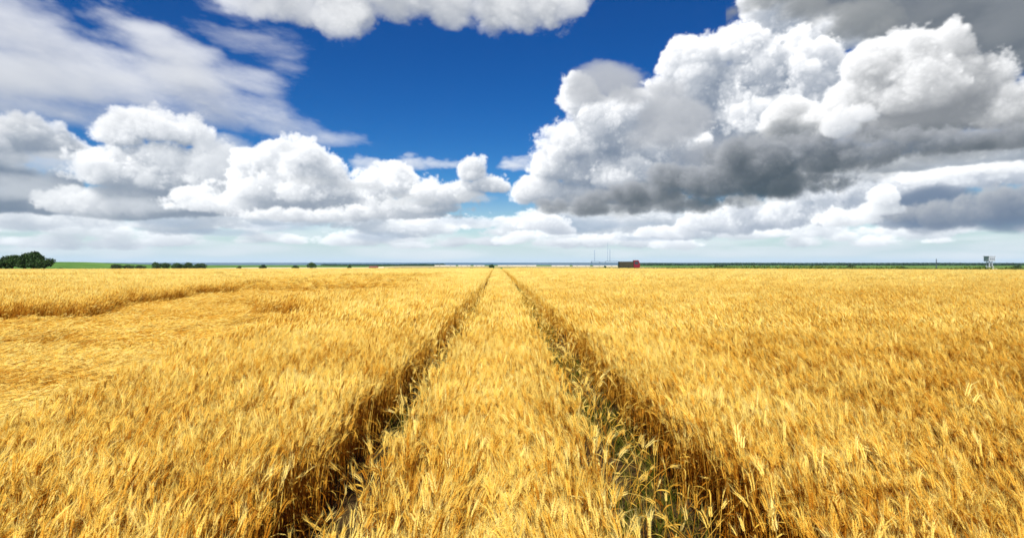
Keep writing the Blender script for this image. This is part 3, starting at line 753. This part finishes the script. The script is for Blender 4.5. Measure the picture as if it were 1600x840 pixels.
for k, (px, w, h, D, lb) in enumerate(((374, 12, 6.4, 900, 'flat small bush on the pale field nearest the hedge line'), (411, 14, 9.6, 900, 'dark round tree on the pale field'),
     (461, 13, 7.6, 900, 'olive bush left of the big green tree'), (487, 19, 13, 900, 'big round green tree standing alone in front of the sea'), (546, 7, 8.6, 900, 'slim small tree right of the big lone tree'),
     (768, 12, 10.5, 1000, 'small green tree at the end of the left wheel track'), (945, 7, 5.5, 1200, 'dark small bush left of the truck beside the sheds'),
     (1121, 16, 8, 1300, 'dark bush on the green field right of the truck'), (1128, 9, 7, 1320, 'slim bush just behind the dark bush on the green field'),
     (1330, 18, 8, 1000, 'bush on the green field left of the thin mast'), (1412, 14, 7, 1000, 'low bush closest to the thin mast'), (1590, 24, 7.5, 800, 'broad dark bush at the right edge of the picture'))):
    tree(lb, at(px, D), D, w, h, m_green if k in (2, 3, 5) else m_dark, 300+k, trunk=.07, nleaf=1000, leaf=.8, name='tree' if k in (1, 3, 4, 5) else 'bush', cat='tree' if k in (1, 3, 4, 5) else 'bush', sink=.4)

# rough grass and scrub along the right-hand edge of the field
def verge():
    rr = np.random.default_rng(8); n = 15000
    x = rr.uniform(26, 260, n); y = EDGE + 6 + rr.random(n)*14; z = gz(x, y) - .2
    h = .9 + 1.3*NZ.fbm(x, y, 9, 3) * sstep(20, 90, x)
    zz = z + rr.random(n)*h; ps = np.stack([x, y, zz], 1)
    a = rr.normal(size=(n, 3)); a[:, 2] += 1; a /= np.linalg.norm(a, axis=1)[:, None]; b = np.cross(a, rr.normal(size=(n, 3))); b /= np.linalg.norm(b, axis=1)[:, None]; s = rr.uniform(.15, .45, n)[:, None]
    V = np.stack([ps - a*s, ps + b*s*.5, ps + a*s, ps - b*s*.5], 1).reshape(-1, 3)
    o = mesh_np('verge_scrub', V, np.arange(4*n).reshape(-1, 4), crown_mat('verge_green', (.05, .09, .015), (.16, .20, .04)), None, {'tone': np.repeat(rr.random(n), 4)})
    tag(o, 'olive green scrub and grass along the far right edge of the wheat', 'scrub', kind='stuff')
verge()

# far wooded shore, right half, and hazy shore left
def woods(name, px0, px1, D, h, depth, mat, label, seed, n=9000, leaf=5, base=-12.2):
    rr = np.random.default_rng(seed); x = rr.uniform(dirx(px0, D), dirx(px1, D), n); y = D + rr.random(n)*depth
    hh = h*(.35 + .9*NZ.fbm(x, y*0 + seed, 90, 4)); z = base + rr.random(n)**.7*hh
    ps = np.stack([x, y, z], 1); a = rr.normal(size=(n, 3)); a /= np.linalg.norm(a, axis=1)[:, None]; b = np.cross(a, rr.normal(size=(n, 3))); b /= np.linalg.norm(b, axis=1)[:, None]; s = leaf*rr.uniform(.5, 1.2, n)[:, None]
    V = np.stack([ps - a*s, ps + b*s*.6, ps + a*s, ps - b*s*.6], 1).reshape(-1, 3)
    return tag(mesh_np(name, V, np.arange(4*n).reshape(-1, 4), mat, None, {'tone': np.repeat(rr.random(n), 4)}), label, 'woods', kind='stuff')
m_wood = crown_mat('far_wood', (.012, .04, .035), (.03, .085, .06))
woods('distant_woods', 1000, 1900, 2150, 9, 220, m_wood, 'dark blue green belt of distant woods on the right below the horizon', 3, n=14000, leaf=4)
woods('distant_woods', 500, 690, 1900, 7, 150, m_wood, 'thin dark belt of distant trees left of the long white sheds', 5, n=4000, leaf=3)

# ---------------------------------------------------------------- long white sheds on the low ground
m_white = mat_simple('white_wall', (.58, .56, .50), .6, .05, .3); m_roof = mat_simple('pale_roof', (.50, .50, .46), .5, .1, .2)
m_door = mat_simple('shed_door', (.16, .17, .16), .6, .1, .5)
def shed(label, px0, px1, D, h=3.7):
    x0, x1 = dirx(px0, D), dirx(px1, D); L = x1 - x0; xc = (x0+x1)/2; z0 = float(gz(xc, D)) - .3
    o = tag(empty('shed', (xc, D, z0)), label, 'shed', 'long white sheds'); w = 16
    m = MB(); m.prism([(0, 0), (w, 0), (w, h*.78), (w/2, h*.98), (0, h*.78)], 0, -L/2, L/2); m.build('wall', m_white, o)
    m = MB(); m.prism([(-.5, h*.74), (-.5, h*.80), (w/2, h*1.04), (w+.5, h*.80), (w+.5, h*.74), (w/2, h*.985)], 0, -L/2-.4, L/2+.4); m.build('roof', m_roof, o)
    for k in range(2): m = MB(); cx = L*(-.25 + .5*k); m.box(cx-1.8, cx+1.8, -.12, .0-.003, 0, h*.55); m.build('door', m_door, o)
for px0, px1, D, lb in ((679, 712, 1750, 'short white shed at the left end of the row'), (716, 735, 1750, 'small white shed between the first shed and the bright end wall'), (740, 757, 1700, 'bright white shed just left of the small green tree'),
                    (778, 838, 1750, 'longest white shed right of the small green tree'), (862, 890, 1750, 'white shed in the middle right of the row'), (895, 922, 1750, 'white shed next to the dark gap left of the chimneys'), (927, 965, 1720, 'white shed ending the row beside the truck')):
    shed(lb, px0, px1, D)
# a farm building with a brick red roof and a pale annexe
m_brick = mat_simple('brick_red', (.20, .075, .06), .8, .15, .5); m_cream = mat_simple('cream_wall', (.62, .50, .38), .8, .1, .5)
def house(label, px, D, w, h, wall, roof, name='farmhouse', cat='house', dz=0):
    x = dirx(px, D); z0 = float(gz(x, D)) - .3 + dz; o = tag(empty(name, (x, D, z0)), label, cat)
    m = MB(); m.prism([(0, 0), (9, 0), (9, h*.6), (4.5, h*.93), (0, h*.6)], 0, -w/2, w/2); m.build('wall', wall, o)
    m = MB(); m.prism([(-.6, h*.55), (-.6, h*.62), (4.5, h), (9.6, h*.62), (9.6, h*.55), (4.5, h*.935)], 0, -w/2-.5, w/2+.5); rf = m.build('roof', roof, o)
    m = MB(); m.box(w*.22, w*.22+.9, 3.6, 4.5, h*.8, h*1.15); m.build('chimney', wall, rf)
    for k in range(3): m = MB(); cx = w*(-.3+.3*k); m.box(cx-.6, cx+.6, -.06, -.003, h*.25, h*.45); m.build('window', m_door, o)
    m = MB(); m.box(w*.4-.5, w*.4+.5, -.08, -.004, 0, h*.38); m.build('door', m_door, o)
house('dark farmhouse with a red brown roof left of centre', 583, 900, 13, 5.6, mat_simple('brown_wall', (.16, .09, .07), .8, .1, .5), m_brick)
house('little cream house right beside the dark farmhouse', 595, 880, 8, 4.6, m_cream, m_cream)

# ---------------------------------------------------------------- power station on the far shore
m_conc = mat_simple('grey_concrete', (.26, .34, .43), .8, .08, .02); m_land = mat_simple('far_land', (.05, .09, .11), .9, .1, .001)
DP = 7000
def spit():
    n = 60; X = np.linspace(dirx(800, DP), dirx(1240, DP), n); V = []; F = []
    for i, x in enumerate(X):
        k = math.sin(math.pi*i/(n-1))**.4; hh = 6*k*(.6 + .8*float(NZ.fbm(x, 3.0, 260, 3)))
        V += [(x, DP-120*k, SEA-.2), (x, DP-60*k, SEA+hh), (x, DP+300*k, SEA+hh), (x, DP+420*k, SEA-.2)]
    for i in range(n-1):
        for j in range(3): a = 4*i+j; F.append((a, a+4, a+5, a+1))
    tag(mesh_np('headland', V, F, m_land), 'low dark spit of land under the power station', 'headland', kind='structure')
spit()
def chimney(label, px, top_px, w):
    x = dirx(px, DP); H = EYE + top_px/FPX*DP - SEA; o = tag(empty('chimney_stack', (x, DP, SEA+3)), label, 'chimney', 'power station chimneys')
    m = MB(); m.tube((0, 0, 0), (0, 0, H), w, w*.55, 16); m.build('shaft', m_conc, o)
    m = MB(); m.tube((0, 0, H-.01), (0, 0, H+3), w*.62, w*.62, 16); m.build('rim', m_conc, o)
chimney('shorter left chimney of the far power station', 929, 18, 6.5)
chimney('right chimney of the far power station', 953, 20, 6.5)
chimney('faint tall chimney just left of the right one', 949.5, 29, 4)
def hall(label, px0, px1, h, d=0):
    x0, x1 = dirx(px0, DP), dirx(px1, DP); o = tag(empty('plant_hall', ((x0+x1)/2, DP-30-d, SEA+2)), label, 'industrial hall', 'power station halls'); w = (x1-x0)/2
    m = MB(); m.box(-w, w, 0, 60, 0, h, .8); m.build('wall', m_conc, o)
    m = MB(); m.box(-w*.96, w*.96, 2, 58, h+.01, h+3, .5); m.build('roof', m_land, o)
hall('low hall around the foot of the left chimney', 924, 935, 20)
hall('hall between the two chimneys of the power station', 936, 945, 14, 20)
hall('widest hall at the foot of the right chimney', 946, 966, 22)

# ---------------------------------------------------------------- the red truck at the far edge of the field
def truck(px, D, rz):
    m_red = mat_simple('red_paint', (.15, .012, .022), .35, .06, 1); m_blk = mat_simple('black_rubber', (.02, .02, .02), .8, .1, 5)
    m_bed = mat_simple('dark_side_boards', (.035, .03, .018), .8, .3, 2); m_gl = mat_simple('cab_glass', (.03, .04, .05), .1, 0, 1); m_ch = mat_simple('wheel_rim', (.35, .33, .3), .4, .1, 2)
    x = dirx(px, D); o = tag(empty('farm_truck', (x, D, float(gz(x, D))), rz), 'red farm truck with dark high-sided load bed beyond the field edge', 'truck')
    m = MB(); m.box(-3.0, 2.9, -.45, .45, .62, .84); m.build('chassis', m_blk, o)
    m = MB(); m.prism([(1.15, .86), (2.95, .86), (3.02, 1.7), (2.72, 2.75), (2.5, 3.05), (1.2, 3.05)], 1, -1.05, 1.05); cab = m.build('cab', m_red, o)
    for sy in (-1, 1):
        m = MB(); m.box(1.45, 2.5, sy*1.052-.012 if sy < 0 else 1.053, sy*1.052 if sy < 0 else 1.066, 1.85, 2.65); m.build('side_window', m_gl, cab)
    m = MB(); m.prism([(3.035, 1.78), (3.055, 1.78), (2.765, 2.70), (2.745, 2.70)], 1, -.92, .92); m.build('windscreen', m_gl, cab)
    for sy in (-.72, .72): m = MB(); m.tube((2.99, sy, 1.15), (3.06, sy, 1.15), .13, .12, 12); m.build('headlight', m_ch, cab)
    m = MB(); m.box(2.96, 3.12, -1.0, 1.0, .5, .8, .03); m.build('bumper', m_blk, o)
    m = MB(); m.box(-3.05, 1.02, -1.15, 1.15, .9, 1.02); m.box(-3.05, 1.02, -1.15, -1.10, 1.03, 2.65); m.box(-3.05, 1.02, 1.10, 1.15, 1.03, 2.65)
    m.box(-3.05, -3.0, -1.09, 1.09, 1.03, 2.65); m.box(.97, 1.02, -1.09, 1.09, 1.03, 2.65)
    for k in range(6): cx = -2.9 + k*.75; m.box(cx, cx+.08, -1.19, -1.152, .95, 2.7); m.box(cx, cx+.08, 1.152, 1.19, .95, 2.7)
    m.build('load_bed', m_bed, o)
    for wx in (-2.0, 2.1):
        for sy in (-1, 1):
            m = MB(); m.tube((wx, sy*.72, .5), (wx, sy*1.04, .5), .5, .5, 20); wh = m.build('wheel', m_blk, o)
            m = MB(); m.tube((wx, sy*1.042, .5), (wx, sy*1.07, .5), .27, .24, 14); m.build('rim', m_ch, wh)
truck(983, 166, R(-4))

# ---------------------------------------------------------------- thin mast and pale boxy tower on the right
m_steel = mat_simple('dark_steel', (.07, .09, .11), .5, .1, 3, .3); m_tow = mat_simple('pale_grey_paint', (.36, .39, .46), .6, .08, 1); m_dkp = mat_simple('dark_blue_grey', (.16, .18, .22), .7, .1, 1)  # m_dkp: even dark blue-grey for the tower's windows, bracing and door
D = 330; x = dirx(1463, D); z0 = float(gz(x, D)); H = EYE + 5/FPX*D - z0
o = tag(empty('mast', (x, D, z0)), 'thin dark mast standing alone beyond the field', 'mast')
m = MB(); m.tube((0, 0, -.3), (0, 0, H), .30, .16, 10); m.build('pole', m_steel, o)
m = MB(); m.box(-.7, .7, -.08, .08, H-1.1, H-.95); m.build('crossarm', m_steel, o)
m = MB(); m.box(-.5, .5, -.5, .5, -.2, .35, .04); m.build('footing', m_conc, o)
D = 400; x = dirx(1546, D); z0 = float(gz(x, D)); T = EYE + 9.5/FPX*D - z0
o = tag(empty('lookout_tower', (x, D, z0)), 'small pale tower with a boxy head above a white base hut', 'tower')
m = MB(); m.box(-2.3, 2.3, -2.3, 2.3, T-3.9, T-.5, .12); hd = m.build('cabin', m_tow, o)
m = MB(); m.box(-2.6, 2.6, -2.6, 2.6, T-.49, T-.1, .06); m.build('roof', m_tow, o)
for k in (-1, 0, 1): m = MB(); m.box(k*1.35-.5, k*1.35+.5, -2.36, -2.303, T-3.0, T-1.5); m.build('window', m_dkp, hd)
for sx in (-1, 1):
    for sy in (-1, 1): m = MB(); m.tube((sx*1.2, sy*1.2, 2.6), (sx*1.0, sy*1.0, T-3.9), .28, .22, 8); m.build('leg', m_tow, o)
for sy in (-1, 1):
    m = MB()
    for k in range(3):
        za = 2.8 + (T-7.0)*k/3; zb = 2.8 + (T-7.0)*(k+1)/3
        m.tube((-1.1, sy*1.15, za), (1.1, sy*1.15, zb), .1, .1, 6); m.tube((1.1, sy*1.19, za), (-1.1, sy*1.19, zb), .1, .1, 6)
    m.build('bracing', m_dkp, o)
m = MB(); m.box(-1.9, 1.9, -1.9, 1.9, -.4, 2.55, .08); bh = m.build('base_hut', m_white, o)
m = MB(); m.box(-.5, .5, -1.98, -1.903, 0, 1.9); m.build('door', m_dkp, bh)
x2 = x + 4.6
o = tag(empty('wall', (x2, D+3, float(gz(x2, D+3)))), 'low cream wall to the right of the pale tower base', 'wall')
m = MB(); m.box(-3.5, 3.5, -.2, .2, -.3, 1.5, .03); m.build('wall_body', m_cream, o)
m = MB(); m.box(-3.6, 3.6, -.28, .28, 1.503, 1.65, .03); m.build('coping', m_white, o)

# ---------------------------------------------------------------- the air
mh = bpy.data.materials.new('haze_air'); mh.use_nodes = True; nt = mh.node_tree; nt.nodes.clear()
ov = nt.nodes.new('ShaderNodeOutputMaterial'); pv = nt.nodes.new('ShaderNodeVolumePrincipled')
pv.inputs['Color'].default_value = (.80, .90, 1, 1); pv.inputs['Density'].default_value = HAZE; pv.inputs['Anisotropy'].default_value = .2
nt.links.new(pv.outputs[0], ov.inputs['Volume'])
if HAZE > 0:
    m = MB(); m.box(-9600, 9600, -60, 12200, SEA-1.5, 330); tag(m.build('haze', mh), 'thin pale sea air', 'haze', kind='stuff')
